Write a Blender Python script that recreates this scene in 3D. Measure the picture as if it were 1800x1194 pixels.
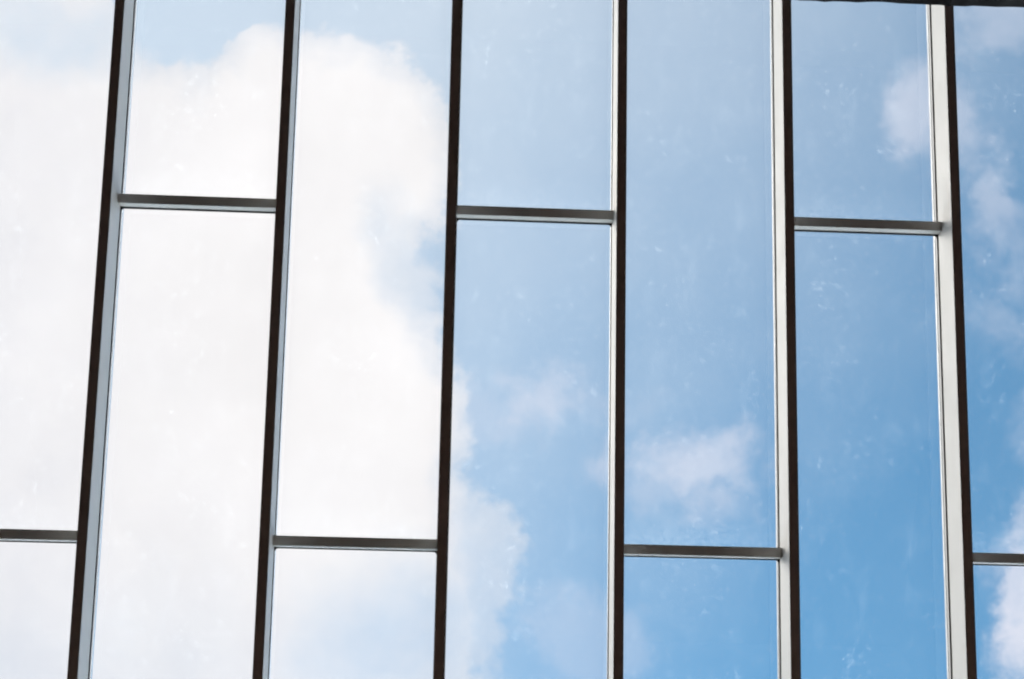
import bpy, bmesh, math, random
from mathutils import Matrix, Vector
random.seed(4)
for o in list(bpy.data.objects): bpy.data.objects.remove(o)
SC = bpy.context.scene
COL = SC.collection

# ------------------------------------------------------------------ camera
LEAN = math.radians(30.0)            # the glazing leans back over the hall
RX = Matrix.Rotation(LEAN, 3, 'X')   # glazing axes (x along, y out, z up the slope) -> world
CAM_W = Vector((2.44054, -11.05799, -4.02718))    # camera in glazing axes, metres
EYE = Vector((0.0, 0.0, 1.6))
ROOT = EYE - RX @ CAM_W              # where mullion 0 crosses the upper transom line
rv = Vector((-0.19439, -0.05145, 0.02209)); th = rv.length
M = Matrix.Rotation(th, 3, rv / th) @ Matrix(((1, 0, 0), (0, 0, -1), (0, 1, 0)))
A_R, A_D, A_F = (RX @ Vector(M[0]), RX @ Vector(M[1]), RX @ Vector(M[2]))   # right, down, forward in the world
cam = bpy.data.cameras.new('camera')
cam.lens = 2899.73 / 1800 * 36; cam.sensor_width = 36
cam.shift_x = -34.51 / 1800; cam.shift_y = 206.3 / 1800
cam.clip_start = 0.05; cam.clip_end = 20000
co = bpy.data.objects.new('camera', cam); COL.objects.link(co)
r = Matrix((A_R, -A_D, -A_F)).transposed()
co.matrix_world = Matrix.Translation(EYE) @ r.to_4x4()
SC.camera = co
SC.view_settings.view_transform = 'Standard'; SC.view_settings.look = 'None'
SC.view_settings.exposure = 1.32; SC.view_settings.gamma = 1.0
SC.render.engine = 'CYCLES'
SC.cycles.use_denoising = True; SC.cycles.use_adaptive_sampling = False
SC.cycles.filter_width = 2.1
SC.cycles.max_bounces = 10; SC.cycles.transparent_max_bounces = 24
SC.cycles.sample_clamp_indirect = 2.0; SC.cycles.sample_clamp_direct = 1.5

def chart_dir(x, y):
    """world direction of a point of the sky chart (thousands, 0.93/0.80 is the chart's centre)"""
    return (A_F + A_R * ((x - .9345) / 2.9) + A_D * ((y - .8033) / 2.9)).normalized()

# ------------------------------------------------------------------ sky
SUN_DIR = chart_dir(-1.6, 0.1)       # hidden behind the big white cloud, beyond the left
sun_el = math.asin(SUN_DIR.z); sun_az = math.atan2(SUN_DIR.x, SUN_DIR.y)
W = bpy.data.worlds.new('World'); SC.world = W; W.use_nodes = True
nt = W.node_tree; nt.nodes.clear()
class G:
    """small expression builder over shader nodes"""
    def __init__(s, tree): s.t = tree
    def n(s, typ, **kw):
        nd = s.t.nodes.new(typ)
        for k, v in kw.items(): setattr(nd, k, v)
        return nd
    def put(s, sock, v):
        if isinstance(v, bpy.types.NodeSocket): s.t.links.new(v, sock)
        else: sock.default_value = v
    def m(s, op, a, b=None, c=None, clamp=False):
        nd = s.n('ShaderNodeMath', operation=op, use_clamp=clamp)
        for i, v in enumerate((a, b, c)):
            if v is not None: s.put(nd.inputs[i], v)
        return nd.outputs[0]
    def v(s, op, a, b=None, out=0):
        nd = s.n('ShaderNodeVectorMath', operation=op)
        s.put(nd.inputs[0], a)
        if b is not None: s.put(nd.inputs[1], b)
        return nd.outputs[out]
    def noise(s, vec, scale, detail=4, rough=.5, dist=0, out='Fac'):
        nd = s.n('ShaderNodeTexNoise')
        s.put(nd.inputs['Vector'], vec)
        nd.inputs['Scale'].default_value = scale; nd.inputs['Detail'].default_value = detail
        nd.inputs['Roughness'].default_value = rough; nd.inputs['Distortion'].default_value = dist
        return nd.outputs[out]
    def step(s, x, a, b, lo=0.0, hi=1.0):
        nd = s.n('ShaderNodeMapRange', interpolation_type='SMOOTHSTEP')
        s.put(nd.inputs[0], x)
        for i, v in enumerate((a, b, lo, hi)): s.put(nd.inputs[i + 1], v)
        return nd.outputs[0]
    def lin(s, x, a, b, lo=0.0, hi=1.0):
        nd = s.n('ShaderNodeMapRange')
        s.put(nd.inputs[0], x)
        for i, v in enumerate((a, b, lo, hi)): s.put(nd.inputs[i + 1], v)
        return nd.outputs[0]
    def mix(s, f, a, b):
        nd = s.n('ShaderNodeMix', data_type='RGBA')
        s.put(nd.inputs[0], f); s.put(nd.inputs[6], a); s.put(nd.inputs[7], b)
        return nd.outputs[2]
    def comb(s, x, y, z=0.0):
        nd = s.n('ShaderNodeCombineXYZ')
        for i, v in enumerate((x, y, z)): s.put(nd.inputs[i], v)
        return nd.outputs[0]
g = G(nt)
sky = g.n('ShaderNodeTexSky', sky_type='NISHITA', sun_disc=False)
sky.sun_elevation = sun_el; sky.sun_rotation = sun_az
sky.air_density = 1.0; sky.dust_density = 0.3; sky.ozone_density = 3.0
dirn = g.n('ShaderNodeTexCoord').outputs['Generated']
front = g.v('DOT_PRODUCT', dirn, tuple(A_F), out=1)
fr = g.m('MAXIMUM', front, 0.12)
X = g.m('ADD', g.m('MULTIPLY', g.m('DIVIDE', g.v('DOT_PRODUCT', dirn, tuple(A_R), out=1), fr), 2.9), .9345)
Y = g.m('ADD', g.m('MULTIPLY', g.m('DIVIDE', g.v('DOT_PRODUCT', dirn, tuple(A_D), out=1), fr), 2.9), .8033)
P0 = g.comb(X, Y)
# two scales of turbulence bend the outlines of the clouds
w1 = g.v('SUBTRACT', g.noise(P0, 3.2, 3, .55, out='Color'), (.5, .5, .5))
w3 = g.v('SUBTRACT', g.noise(P0, 34.0, 5, .65, out='Color'), (.5, .5, .5))
w2 = g.v('SUBTRACT', g.noise(P0, 14.0, 5, .62, out='Color'), (.5, .5, .5))
def scaled(vec, k):
    nd = g.n('ShaderNodeVectorMath', operation='SCALE'); g.put(nd.inputs[0], vec); nd.inputs['Scale'].default_value = k
    return nd.outputs[0]
P = g.v('ADD', P0, g.v('ADD', scaled(w3, .030), g.v('ADD', scaled(w1, .13), scaled(w2, .085))))
def blob(cx, cy, rx, ry, rot=0.0, vec=None):
    """+ inside, 0 on the rim, - outside, in units of the smaller radius"""
    mp = g.n('ShaderNodeMapping', vector_type='TEXTURE')
    g.put(mp.inputs[0], vec or P)
    mp.inputs[1].default_value = (cx, cy, 0); mp.inputs[2].default_value = (0, 0, math.radians(rot))
    mp.inputs[3].default_value = (rx, ry, 1)
    k = min(rx, ry)
    ln = g.v('LENGTH', mp.outputs[0], out=1)
    return g.m('MULTIPLY_ADD', ln, -k, k)
def union(lst, s=.03):
    u = lst[0]
    for b in lst[1:]: u = g.m('SMOOTH_MAX', u, b, s)
    return u
fine = g.noise(P0, 9.0, 8, .6, .3)
fine2 = g.noise(P0, 4.0, 6, .6, .2)
big = union([blob(*b) for b in (
    (.545, .305, .262, .262), (.475, .13, .08, .11), (.69, .52, .065, .12), (.36, .55, .42, .42), (.49, .78, .335, .42),
    (.05, .75, .42, .75), (.28, .32, .30, .20), (-.05, .15, .30, .30), (-.9, .5, 1.0, .9),
    (.26, 1.12, .30, .30), (.812, .995, .112, .145), (.70, 1.28, .22, .12), (.60, 1.08, .28, .24), (.722, .72, .095, .15))], .04)
big = g.m('SUBTRACT', big, g.m('MAXIMUM', g.m('MULTIPLY', blob(.33, -.01, .15, .105), 1.3), 0.0))
big = g.m('ADD', big, g.m('MULTIPLY', g.m('SUBTRACT', fine, .5), .09))
cover = g.step(big, -.008, .024)
core = g.step(big, -.005, .075)
# paler, thinner places in the big cloud
def soft(b, a, hi): return g.step(b, a, hi)
thin = g.m('MULTIPLY', soft(blob(.09, .06, .14, .07, 10), -.05, .05), 1.2)
thin = g.m('MAXIMUM', thin, g.m('MULTIPLY', soft(blob(.725, .46, .055, .12, -28), -.035, .04), .85))
thin = g.m('MAXIMUM', thin, g.m('MULTIPLY', soft(blob(.69, 1.12, .17, .12, -20), -.10, .09), .85))
thin = g.m('MAXIMUM', thin, g.m('MULTIPLY', soft(blob(.90, .95, .13, .45), -.05, .06), .85))
thin = g.m('MAXIMUM', thin, g.m('MULTIPLY', soft(blob(.12, 1.30, .45, .28), -.12, .15), .30))
thin = g.m('MULTIPLY', thin, g.lin(fine2, .30, .65, .55, 1.2))
cover = g.m('MULTIPLY', cover, g.m('SUBTRACT', 1.0, g.m('MULTIPLY', thin, .62)))
# small thin clouds
small = None
for (cx, cy, rx, ry, rot, op) in (
    (.955, .69, .08, .058, 0, .52), (.86, .72, .13, .05, 10, .22), (1.05, .70, .07, .04, 0, .18),
    (1.215, .825, .125, .050, 6, .62), (1.24, .825, .085, .045, 0, .55), (1.165, .800, .060, .045, 0, .52), (1.25, .875, .075, .035, 20, .42), (1.15, .845, .07, .05, 0, .28),
    (1.625, .185, .055, .075, 20, .48), (1.69, .22, .045, .09, -20, .36), (1.745, .33, .04, .11, -20, .46),
    (1.79, .43, .03, .10, -10, .28), (1.77, .04, .10, .05, 0, .34), (1.80, 1.07, .065, .15, 0, .85),
    (1.74, .99, .04, .03, 0, .4), (1.81, .79, .025, .04, 0, .25), (1.04, 1.12, .12, .09, 0, .26),
    (1.80, .60, .10, .04, 30, .20), (2.3, .4, .45, .5, 0, .8), (2.2, 1.4, .5, .35, 0, .8), (1.2, -.9, .9, .5, 0, .8)):  # large blobs beyond the right are unseen, added to light the mullion sides
    f = g.m('ADD', blob(cx, cy, rx, ry, rot), g.m('MULTIPLY', g.m('SUBTRACT', fine, .5), .14))
    s_ = g.m('MULTIPLY', g.step(f, -.028, .036), op)
    small = s_ if small is None else g.m('MAXIMUM', small, s_)
small = g.m('MULTIPLY', small, g.lin(fine2, .3, .62, .7, 1.1))
# high thin veil, strongest at the upper left
veil = g.m('SUBTRACT', g.m('MULTIPLY_ADD', X, -.51, 1.12), g.m('MULTIPLY', Y, .36))
veil = g.m('ADD', veil, g.m('MULTIPLY', g.m('SUBTRACT', fine2, .5), .20))
veil = g.m('MINIMUM', g.m('MAXIMUM', veil, 0.0), .72)
# unseen clouds over the rest of the sky, made bright to light the bars, beyond the part mapped above
gen = g.step(g.noise(dirn, 2.3, 7, .6, .4), .38, .52)
away = g.step(g.v('LENGTH', g.v('SUBTRACT', P0, (.9, .6, 0)), out=1), 1.5, 2.2)
gen = g.m('MULTIPLY', gen, away)
tint = g.n('ShaderNodeMix', data_type='RGBA', blend_type='MULTIPLY')
tint.inputs[0].default_value = 1.0
g.put(tint.inputs[6], sky.outputs[0]); tint.inputs[7].default_value = (.60, 1.14, 1.14, 1)
SKY_K = 0.064
base = g.n('ShaderNodeVectorMath', operation='SCALE')
g.put(base.inputs[0], tint.outputs[2]); base.inputs['Scale'].default_value = SKY_K
K = 1 / 2.497                        # cloud brightness is written as it looks, the exposure is +1.32
def cc(r, g_, b): return (r * K, g_ * K, b * K, 1)
c = g.mix(veil, base.outputs[0], cc(.83, .91, .99))
c = g.mix(small, c, cc(.80, .83, .95))
bigcol = g.mix(core, cc(.83, .87, .94), cc(1.03, 1.01, 1.02))
shade = g.n('ShaderNodeVectorMath', operation='SCALE'); g.put(shade.inputs[0], bigcol)
g.put(shade.inputs['Scale'], g.lin(g.noise(P0, 2.6, 5, .55), .3, .7, .93, 1.04)); bigcol = shade.outputs[0]
lav = g.m('ADD', g.lin(X, .42, .0, 0, .55), g.lin(Y, .75, 1.25, 0, .55))
lav = g.m('MULTIPLY', g.m('MINIMUM', lav, 1.0), g.lin(g.noise(P, 3.4, 6, .6), .32, .62, .25, 1.0))
bigcol = g.mix(lav, bigcol, cc(.80, .81, .87))
bigcol = g.mix(g.lin(X, -.25, -1.2), bigcol, cc(7.5, 7.4, 7.2))
c = g.mix(cover, c, bigcol)
c = g.mix(g.m('MULTIPLY', gen, .9), c, cc(4.5, 5.0, 5.5))
side = g.n('ShaderNodeVectorMath', operation='SCALE'); g.put(side.inputs[0], c)
g.put(side.inputs['Scale'], g.lin(X, 1.95, 3.0, 1.0, 4.5)); c = side.outputs[0]    # unseen sky beyond the right, brightened to light the right-facing mullion sides
bg = g.n('ShaderNodeBackground'); g.put(bg.inputs[0], c); bg.inputs[1].default_value = 1.0
out = g.n('ShaderNodeOutputWorld'); nt.links.new(bg.outputs[0], out.inputs[0])
W.cycles.sampling_method = 'MANUAL'; W.cycles.sample_map_resolution = 1024

sl = bpy.data.lights.new('sun', 'SUN'); sl.energy = 1.3; sl.angle = math.radians(25); sl.color = (1, .95, .87)
so = bpy.data.objects.new('sun', sl); COL.objects.link(so)
so.location = (-20, 30, 60); so.rotation_euler = SUN_DIR.to_track_quat('Z', 'Y').to_euler()

# ------------------------------------------------------------------ materials
def mat(name, color, rough=.5, metal=0.0, bump=0.0, var=.06, scale=6.0, spec=.4):
    m = bpy.data.materials.new(name); m.use_nodes = True
    q = G(m.node_tree); b = m.node_tree.nodes['Principled BSDF']
    pos = q.n('ShaderNodeNewGeometry').outputs['Position']
    nz = q.noise(pos, scale, 6, .6)
    dark = tuple(c * (1 - var * 2) for c in color) + (1,); lite = tuple(min(1, c * (1 + var)) for c in color) + (1,)
    q.put(b.inputs['Base Color'], q.mix(q.lin(nz, .3, .7), dark, lite))
    q.put(b.inputs['Roughness'], q.lin(nz, .3, .7, rough * .85, min(1, rough * 1.15)))
    b.inputs['Metallic'].default_value = metal
    b.inputs['Specular IOR Level'].default_value = spec
    if bump:
        bp = q.n('ShaderNodeBump'); bp.inputs['Strength'].default_value = bump; bp.inputs['Distance'].default_value = .002
        q.put(bp.inputs['Height'], q.noise(pos, scale * 30, 3)); q.put(b.inputs['Normal'], bp.outputs[0])
    return m
PAINT = mat('pale_painted_metal', (.83, .815, .775), .5, bump=.15, var=.03, scale=3)
RUBBER = mat('black_rubber', (.025, .024, .024), .7)
ALU = mat('brushed_aluminium', (.66, .65, .63), .16, metal=1.0, var=.04)
SEAL = mat('grey_seal', (.14, .13, .12), .6)
DARKW = mat('dark_plaster', (.050, .036, .033), .9, bump=.4)
EDGE_BLACK = mat('matt_black_edge', (.012, .010, .011), .95, bump=.6, spec=.1)  # for the added strip that stands in for a dark border
FLOOR = mat('dark_floor', (.24, .13, .085), .6, scale=2)
GROUND = mat('pale_ground', (.52, .51, .48), .9, var=.2, scale=.05)

GL = bpy.data.materials.new('dusty_glass'); GL.use_nodes = True
t = GL.node_tree; t.nodes.clear(); q = G(t)
pos = q.n('ShaderNodeNewGeometry').outputs['Position']
tc = q.n('ShaderNodeTexCoord').outputs['Object']
rnd = q.n('ShaderNodeObjectInfo').outputs['Random']
tr = q.n('ShaderNodeBsdfTransparent'); tr.inputs[0].default_value = (.985, .984, .984, 1)
gl = q.n('ShaderNodeBsdfGlossy'); gl.inputs['Roughness'].default_value = .02
fres = q.n('ShaderNodeFresnel'); fres.inputs[0].default_value = 1.45
dust = q.n('ShaderNodeBsdfTranslucent'); dust.inputs[0].default_value = (.85, .84, .80, 1)
# specks of dried rain and grit
vo = q.n('ShaderNodeTexVoronoi'); q.put(vo.inputs['Vector'], pos); vo.inputs['Scale'].default_value = 26
vs = q.n('ShaderNodeTexVoronoi'); q.put(vs.inputs['Vector'], pos); vs.inputs['Scale'].default_value = 26
cellr = q.v('DOT_PRODUCT', vs.outputs['Color'], (1, 0, 0), out=1)
patch = q.step(q.noise(pos, 2.4, 4, .6), .36, .66)
dotsz = q.m('MULTIPLY', q.m('GREATER_THAN', cellr, .70), q.m('MULTIPLY', patch, .24))
speck = q.step(q.m('SUBTRACT', vo.outputs['Distance'], dotsz), .0, -.14)
speck = q.m('MULTIPLY', speck, q.lin(q.noise(pos, 90, 2), .3, .7, .2, 1.0))
# blurry smears, drawn out down the slope
mp = q.n('ShaderNodeMapping'); q.put(mp.inputs[0], tc); mp.inputs[3].default_value = (1, 1, .55)
smear = q.step(q.noise(mp.outputs[0], 5.5, 7, .68, .5), .50, .78)
blot = q.m('MULTIPLY', q.step(q.noise(pos, 17, 4, .6), .56, .74), patch)
grit = q.lin(q.noise(pos, 120, 2, .8), .25, .75, 0.0, 1.0)
f = q.m('ADD', .003, q.m('MULTIPLY', grit, .017))
# dust that has settled along the lower edge of each pane
at = q.n('ShaderNodeAttribute', attribute_type='OBJECT', attribute_name='half_height').outputs['Fac']
hgt = q.m('ADD', q.n('ShaderNodeSeparateXYZ').outputs[2], at)
t.links.new(tc, hgt.node.inputs[0].links[0].from_node.inputs[0])
f = q.m('ADD', f, q.m('MULTIPLY', q.step(hgt, .30, .0, 0, 1), q.lin(q.noise(pos, 45, 4, .7), .42, .7, .0, .040)))
f = q.m('ADD', f, q.m('MULTIPLY', smear, .014))
f = q.m('ADD', f, q.m('MULTIPLY', blot, .035))
f = q.m('ADD', f, q.m('MULTIPLY', speck, .12))
m1 = q.n('ShaderNodeMixShader'); q.put(m1.inputs[0], f)
t.links.new(tr.outputs[0], m1.inputs[1]); t.links.new(dust.outputs[0], m1.inputs[2])
m2 = q.n('ShaderNodeMixShader'); q.put(m2.inputs[0], fres.outputs[0])
t.links.new(m1.outputs[0], m2.inputs[1]); t.links.new(gl.outputs[0], m2.inputs[2])
oo = q.n('ShaderNodeOutputMaterial'); t.links.new(m2.outputs[0], oo.inputs[0])

# ------------------------------------------------------------------ mesh helpers
def add_box(bm, x0, x1, y0, y1, z0, z1, bev=0.0):
    vs = [bm.verts.new((x, y, z)) for x in (x0, x1) for y in (y0, y1) for z in (z0, z1)]
    fs = [(0, 1, 3, 2), (4, 6, 7, 5), (0, 4, 5, 1), (2, 3, 7, 6), (0, 2, 6, 4), (1, 5, 7, 3)]
    faces = [bm.faces.new([vs[i] for i in f]) for f in fs]
    if bev:
        es = list({e for f in faces for e in f.edges})
        bmesh.ops.bevel(bm, geom=es, offset=bev, segments=2, affect='EDGES', profile=.5)
def mesh_obj(name, bm, material, parent=None, loc=(0, 0, 0)):
    bmesh.ops.recalc_face_normals(bm, faces=bm.faces)
    me = bpy.data.meshes.new(name); bm.to_mesh(me); bm.free()
    me.materials.append(material)
    o = bpy.data.objects.new(name, me); COL.objects.link(o)
    o.parent = parent; o.location = loc
    return o
def struct(o): o['kind'] = 'structure'; return o

# ------------------------------------------------------------------ the glazing
SP, WID = 1.2, .0688                 # mullion spacing and face width
D_PANEL, D_GLASS = .321, .347        # depth of the painted box, inner face of the glass
T_FRONT, T_H = .2388, .0694          # how far back the transoms start, their height
ROW = 2.42703
Z_TOP, Z_BOT = 2.3, -7.6
DX = {0: -.003, 1: .0047, 2: .0003, 3: -.0015, 4: -.0015, 5: .001}
wall = bpy.data.objects.new('glass_facade', None); COL.objects.link(wall)
wall.location = ROOT; wall.rotation_euler = (LEAN, 0, 0)
wall['label'] = 'tall leaning glass wall of staggered panes in dark-faced metal mullions with clouds behind'
wall['category'] = 'glass facade'; wall['kind'] = 'thing'

def mullion(i):
    x = i * SP + DX.get(i, 0); h = WID / 2
    bm = bmesh.new(); add_box(bm, -h, h, 0, D_PANEL, Z_BOT, Z_TOP, .0015)
    mu = mesh_obj('mullion', bm, PAINT, wall, (x, 0, 0))
    bm = bmesh.new(); add_box(bm, -h + .002, h - .002, D_PANEL + .0005, D_GLASS - .001, Z_BOT, Z_TOP)
    mesh_obj('inner_gasket', bm, RUBBER, mu)
    bm = bmesh.new(); add_box(bm, -h + .001, h - .001, D_GLASS + .012, .396, Z_BOT, Z_TOP)
    mesh_obj('pressure_plate', bm, SEAL, mu)
    bm = bmesh.new(); add_box(bm, -h + .004, h - .004, .3965, .419, Z_BOT, Z_TOP)
    mesh_obj('outer_gasket', bm, RUBBER, mu)
    bm = bmesh.new(); add_box(bm, -h, h, .4195, .452, Z_BOT, Z_TOP, .002)
    mesh_obj('cover_cap', bm, ALU, mu)
    return mu
def transom(c, z):
    x0 = c * SP + DX.get(c, 0) + WID / 2 + .0005; x1 = (c + 1) * SP + DX.get(c + 1, 0) - WID / 2 - .0005
    L = (x1 - x0) / 2; h = T_H / 2
    bm = bmesh.new(); add_box(bm, -L, L, T_FRONT, D_PANEL - .003, -h, h, .0015)
    tr_ = mesh_obj('transom', bm, PAINT, wall, ((x0 + x1) / 2, 0, z))
    bm = bmesh.new(); add_box(bm, -L, L, D_PANEL - .0025, D_GLASS - .001, -h + .002, h - .002)
    mesh_obj('inner_gasket', bm, RUBBER, tr_)
    bm = bmesh.new(); add_box(bm, -L, L, D_GLASS + .012, .372, -h + .014, h - .014)
    mesh_obj('cover_cap', bm, ALU, tr_)
def rrect(x0, x1, z0, z1, r, n=6):
    pts = []
    for cx, cz, a0 in ((x1 - r, z1 - r, 0), (x0 + r, z1 - r, 90), (x0 + r, z0 + r, 180), (x1 - r, z0 + r, 270)):
        for k in range(n + 1):
            a = math.radians(a0 + 90 * k / n); pts.append((cx + r * math.cos(a), cz + r * math.sin(a)))
    return pts
def pane(c, z0, z1):
    """clear opening of column c between heights z0 and z1"""
    xa = c * SP + DX.get(c, 0) + WID / 2; xb = (c + 1) * SP + DX.get(c + 1, 0) - WID / 2
    cx, cz = (xa + xb) / 2, (z0 + z1) / 2
    a, b = (xb - xa) / 2, (z1 - z0) / 2
    bm = bmesh.new(); add_box(bm, -a - .02, a + .02, 0, .010, -b - .02, b + .02)
    p = mesh_obj('glass_pane', bm, GL, wall, (cx, D_GLASS, cz))
    p['half_height'] = b
    p.rotation_euler = (random.uniform(-.0006, .0006), 0, random.uniform(-.0006, .0006))
    # rubber seal all round, with rounded inner corners
    bm = bmesh.new(); e = .006
    inner = rrect(-a + e, a - e, -b + e, b - e, .022); n = len(inner)
    rings = []
    for y in (-.012, -.0015):
        rings.append([bm.verts.new((x, y, z)) for x, z in inner])
        outer = []
        for (x, z) in inner:
            k = n // 4; outer.append((x, z))
        rings.append([bm.verts.new((math.copysign(a + .001, x) if abs(abs(x) - (a - e)) < .0221 and abs(abs(x) - (a - e)) <= .0221 else x, y,
                                    math.copysign(b + .001, z) if abs(abs(z) - (b - e)) <= .0221 else z)) for x, z in outer])
    for k in range(n):
        j = (k + 1) % n
        for q4 in ((rings[0][k], rings[0][j], rings[1][j], rings[1][k]), (rings[2][k], rings[3][k], rings[3][j], rings[2][j]),
                   (rings[0][k], rings[2][k], rings[2][j], rings[0][j])):
            try: bm.faces.new(q4)
            except ValueError: pass
    bmesh.ops.remove_doubles(bm, verts=bm.verts, dist=1e-5)
    mesh_obj('rubber_seal', bm, RUBBER, p)
I0, I1 = -4, 9
for i in range(I0, I1 + 1): mullion(i)
for c in range(I0, I1):
    zs = [0, -2 * ROW] if c % 2 == 0 else [-ROW, -3 * ROW]
    zs = [z for z in zs if z > Z_BOT + .2]
    for z in zs: transom(c, z)
    ed = [Z_TOP] + zs + [Z_BOT]
    for k in range(len(ed) - 1):
        hi = ed[k] - (T_H / 2 if k else 0); lo = ed[k + 1] + (T_H / 2 if k + 1 < len(ed) - 1 else 0)
        pane(c, lo, hi)

# ------------------------------------------------------------------ the hall round the camera
XL, XR = (I0 * SP - .1), (I1 * SP + .1)
def to_world(v): return ROOT + RX @ Vector(v)
# added black strip imitating a dark border, slightly ragged, in front of the mullion heads; its lower edge runs a little off level
def ray_at(px, py, ydepth):
    d = (A_F + A_R * ((px / 1000 - .9345) / 2.9) + A_D * ((py / 1000 - .8033) / 2.9))
    dl = RX.transposed() @ d
    s = (ydepth - CAM_W.y) / dl.y
    return CAM_W + dl * s
YL = -.06
pa, pb = ray_at(1390, -.5, YL), ray_at(1800, 14.0, YL)
slope = (pb.z - pa.z) / (pb.x - pa.x)
bm = bmesh.new(); low = []; N = 260
for k in range(N + 1):
    x = XL + (XR - XL) * k / N
    z = pa.z + slope * (x - pa.x)
    z += .0035 * math.sin(x * 7.1) + .003 * math.sin(x * 17.3 + 1) + random.uniform(-.0025, .0025)
    if random.random() < .05: z -= random.uniform(.004, .010)
    low.append((x, z))
rows = [[bm.verts.new((x, y, zz)) for (x, z) in low for zz in (z if y < 1e6 else 0,)] for y in (YL, YL - .30)]
tops = [[bm.verts.new((x, y, 2.5)) for (x, z) in low] for y in (YL, YL - .30)]
for k in range(N):
    bm.faces.new((rows[0][k], rows[0][k + 1], rows[1][k + 1], rows[1][k]))
    bm.faces.new((rows[0][k], tops[0][k], tops[0][k + 1], rows[0][k + 1]))
    bm.faces.new((rows[1][k], rows[1][k + 1], tops[1][k + 1], tops[1][k]))
    bm.faces.new((tops[0][k], tops[1][k], tops[1][k + 1], tops[0][k + 1]))
edge_strip = mesh_obj('dark_edge_strip', bm, EDGE_BLACK); edge_strip.location = ROOT; edge_strip.rotation_euler = (LEAN, 0, 0); struct(edge_strip)

top = to_world((0, YL, 2.5)); sill = to_world((0, .2, Z_BOT))
def wbox(name, m, x0, x1, y0, y1, z0, z1):
    bm = bmesh.new(); add_box(bm, x0, x1, y0, y1, z0, z1); return struct(mesh_obj(name, bm, m))
wx0, wx1 = ROOT.x + XL, ROOT.x + XR
YB = -8.0
wbox('ceiling', DARKW, wx0 - .3, wx1 + .3, YB - .3, top.y + .35, top.z + .005, top.z + .35)
wbox('wall_back', DARKW, wx0 - .3, wx1 + .3, YB - .3, YB, 0, top.z)
wbox('wall_front', DARKW, wx0 - .3, wx1 + .3, sill.y - .2, sill.y + .3, 0, sill.z - .12)
wbox('floor', FLOOR, wx0 - .3, wx1 + .3, YB - .3, sill.y + .3, -.2, -.002)
for nm, xa, xb in (('wall_left', wx0 - .3, wx0 - .003), ('wall_right', wx1 + .003, wx1 + .3)):
    bm = bmesh.new()
    prof = [(YB, 0), (sill.y + .3, 0), (sill.y + .3, sill.z - .12), (to_world((0, .45, Z_BOT)).y, to_world((0, .45, Z_BOT)).z),
            (to_world((0, .45, 2.5)).y, to_world((0, .45, 2.5)).z), (top.y, top.z), (YB, top.z)]
    A = [bm.verts.new((xa, y, z)) for y, z in prof]; B = [bm.verts.new((xb, y, z)) for y, z in prof]
    bm.faces.new(A); bm.faces.new(B)
    for k in range(len(prof)):
        j = (k + 1) % len(prof); bm.faces.new((A[k], A[j], B[j], B[k]))
    struct(mesh_obj(nm, bm, DARKW))
bm = bmesh.new()
bmesh.ops.create_grid(bm, x_segments=8, y_segments=8, size=3000)
gr = mesh_obj('ground', bm, GROUND); gr.location = (0, 0, -.35); struct(gr)
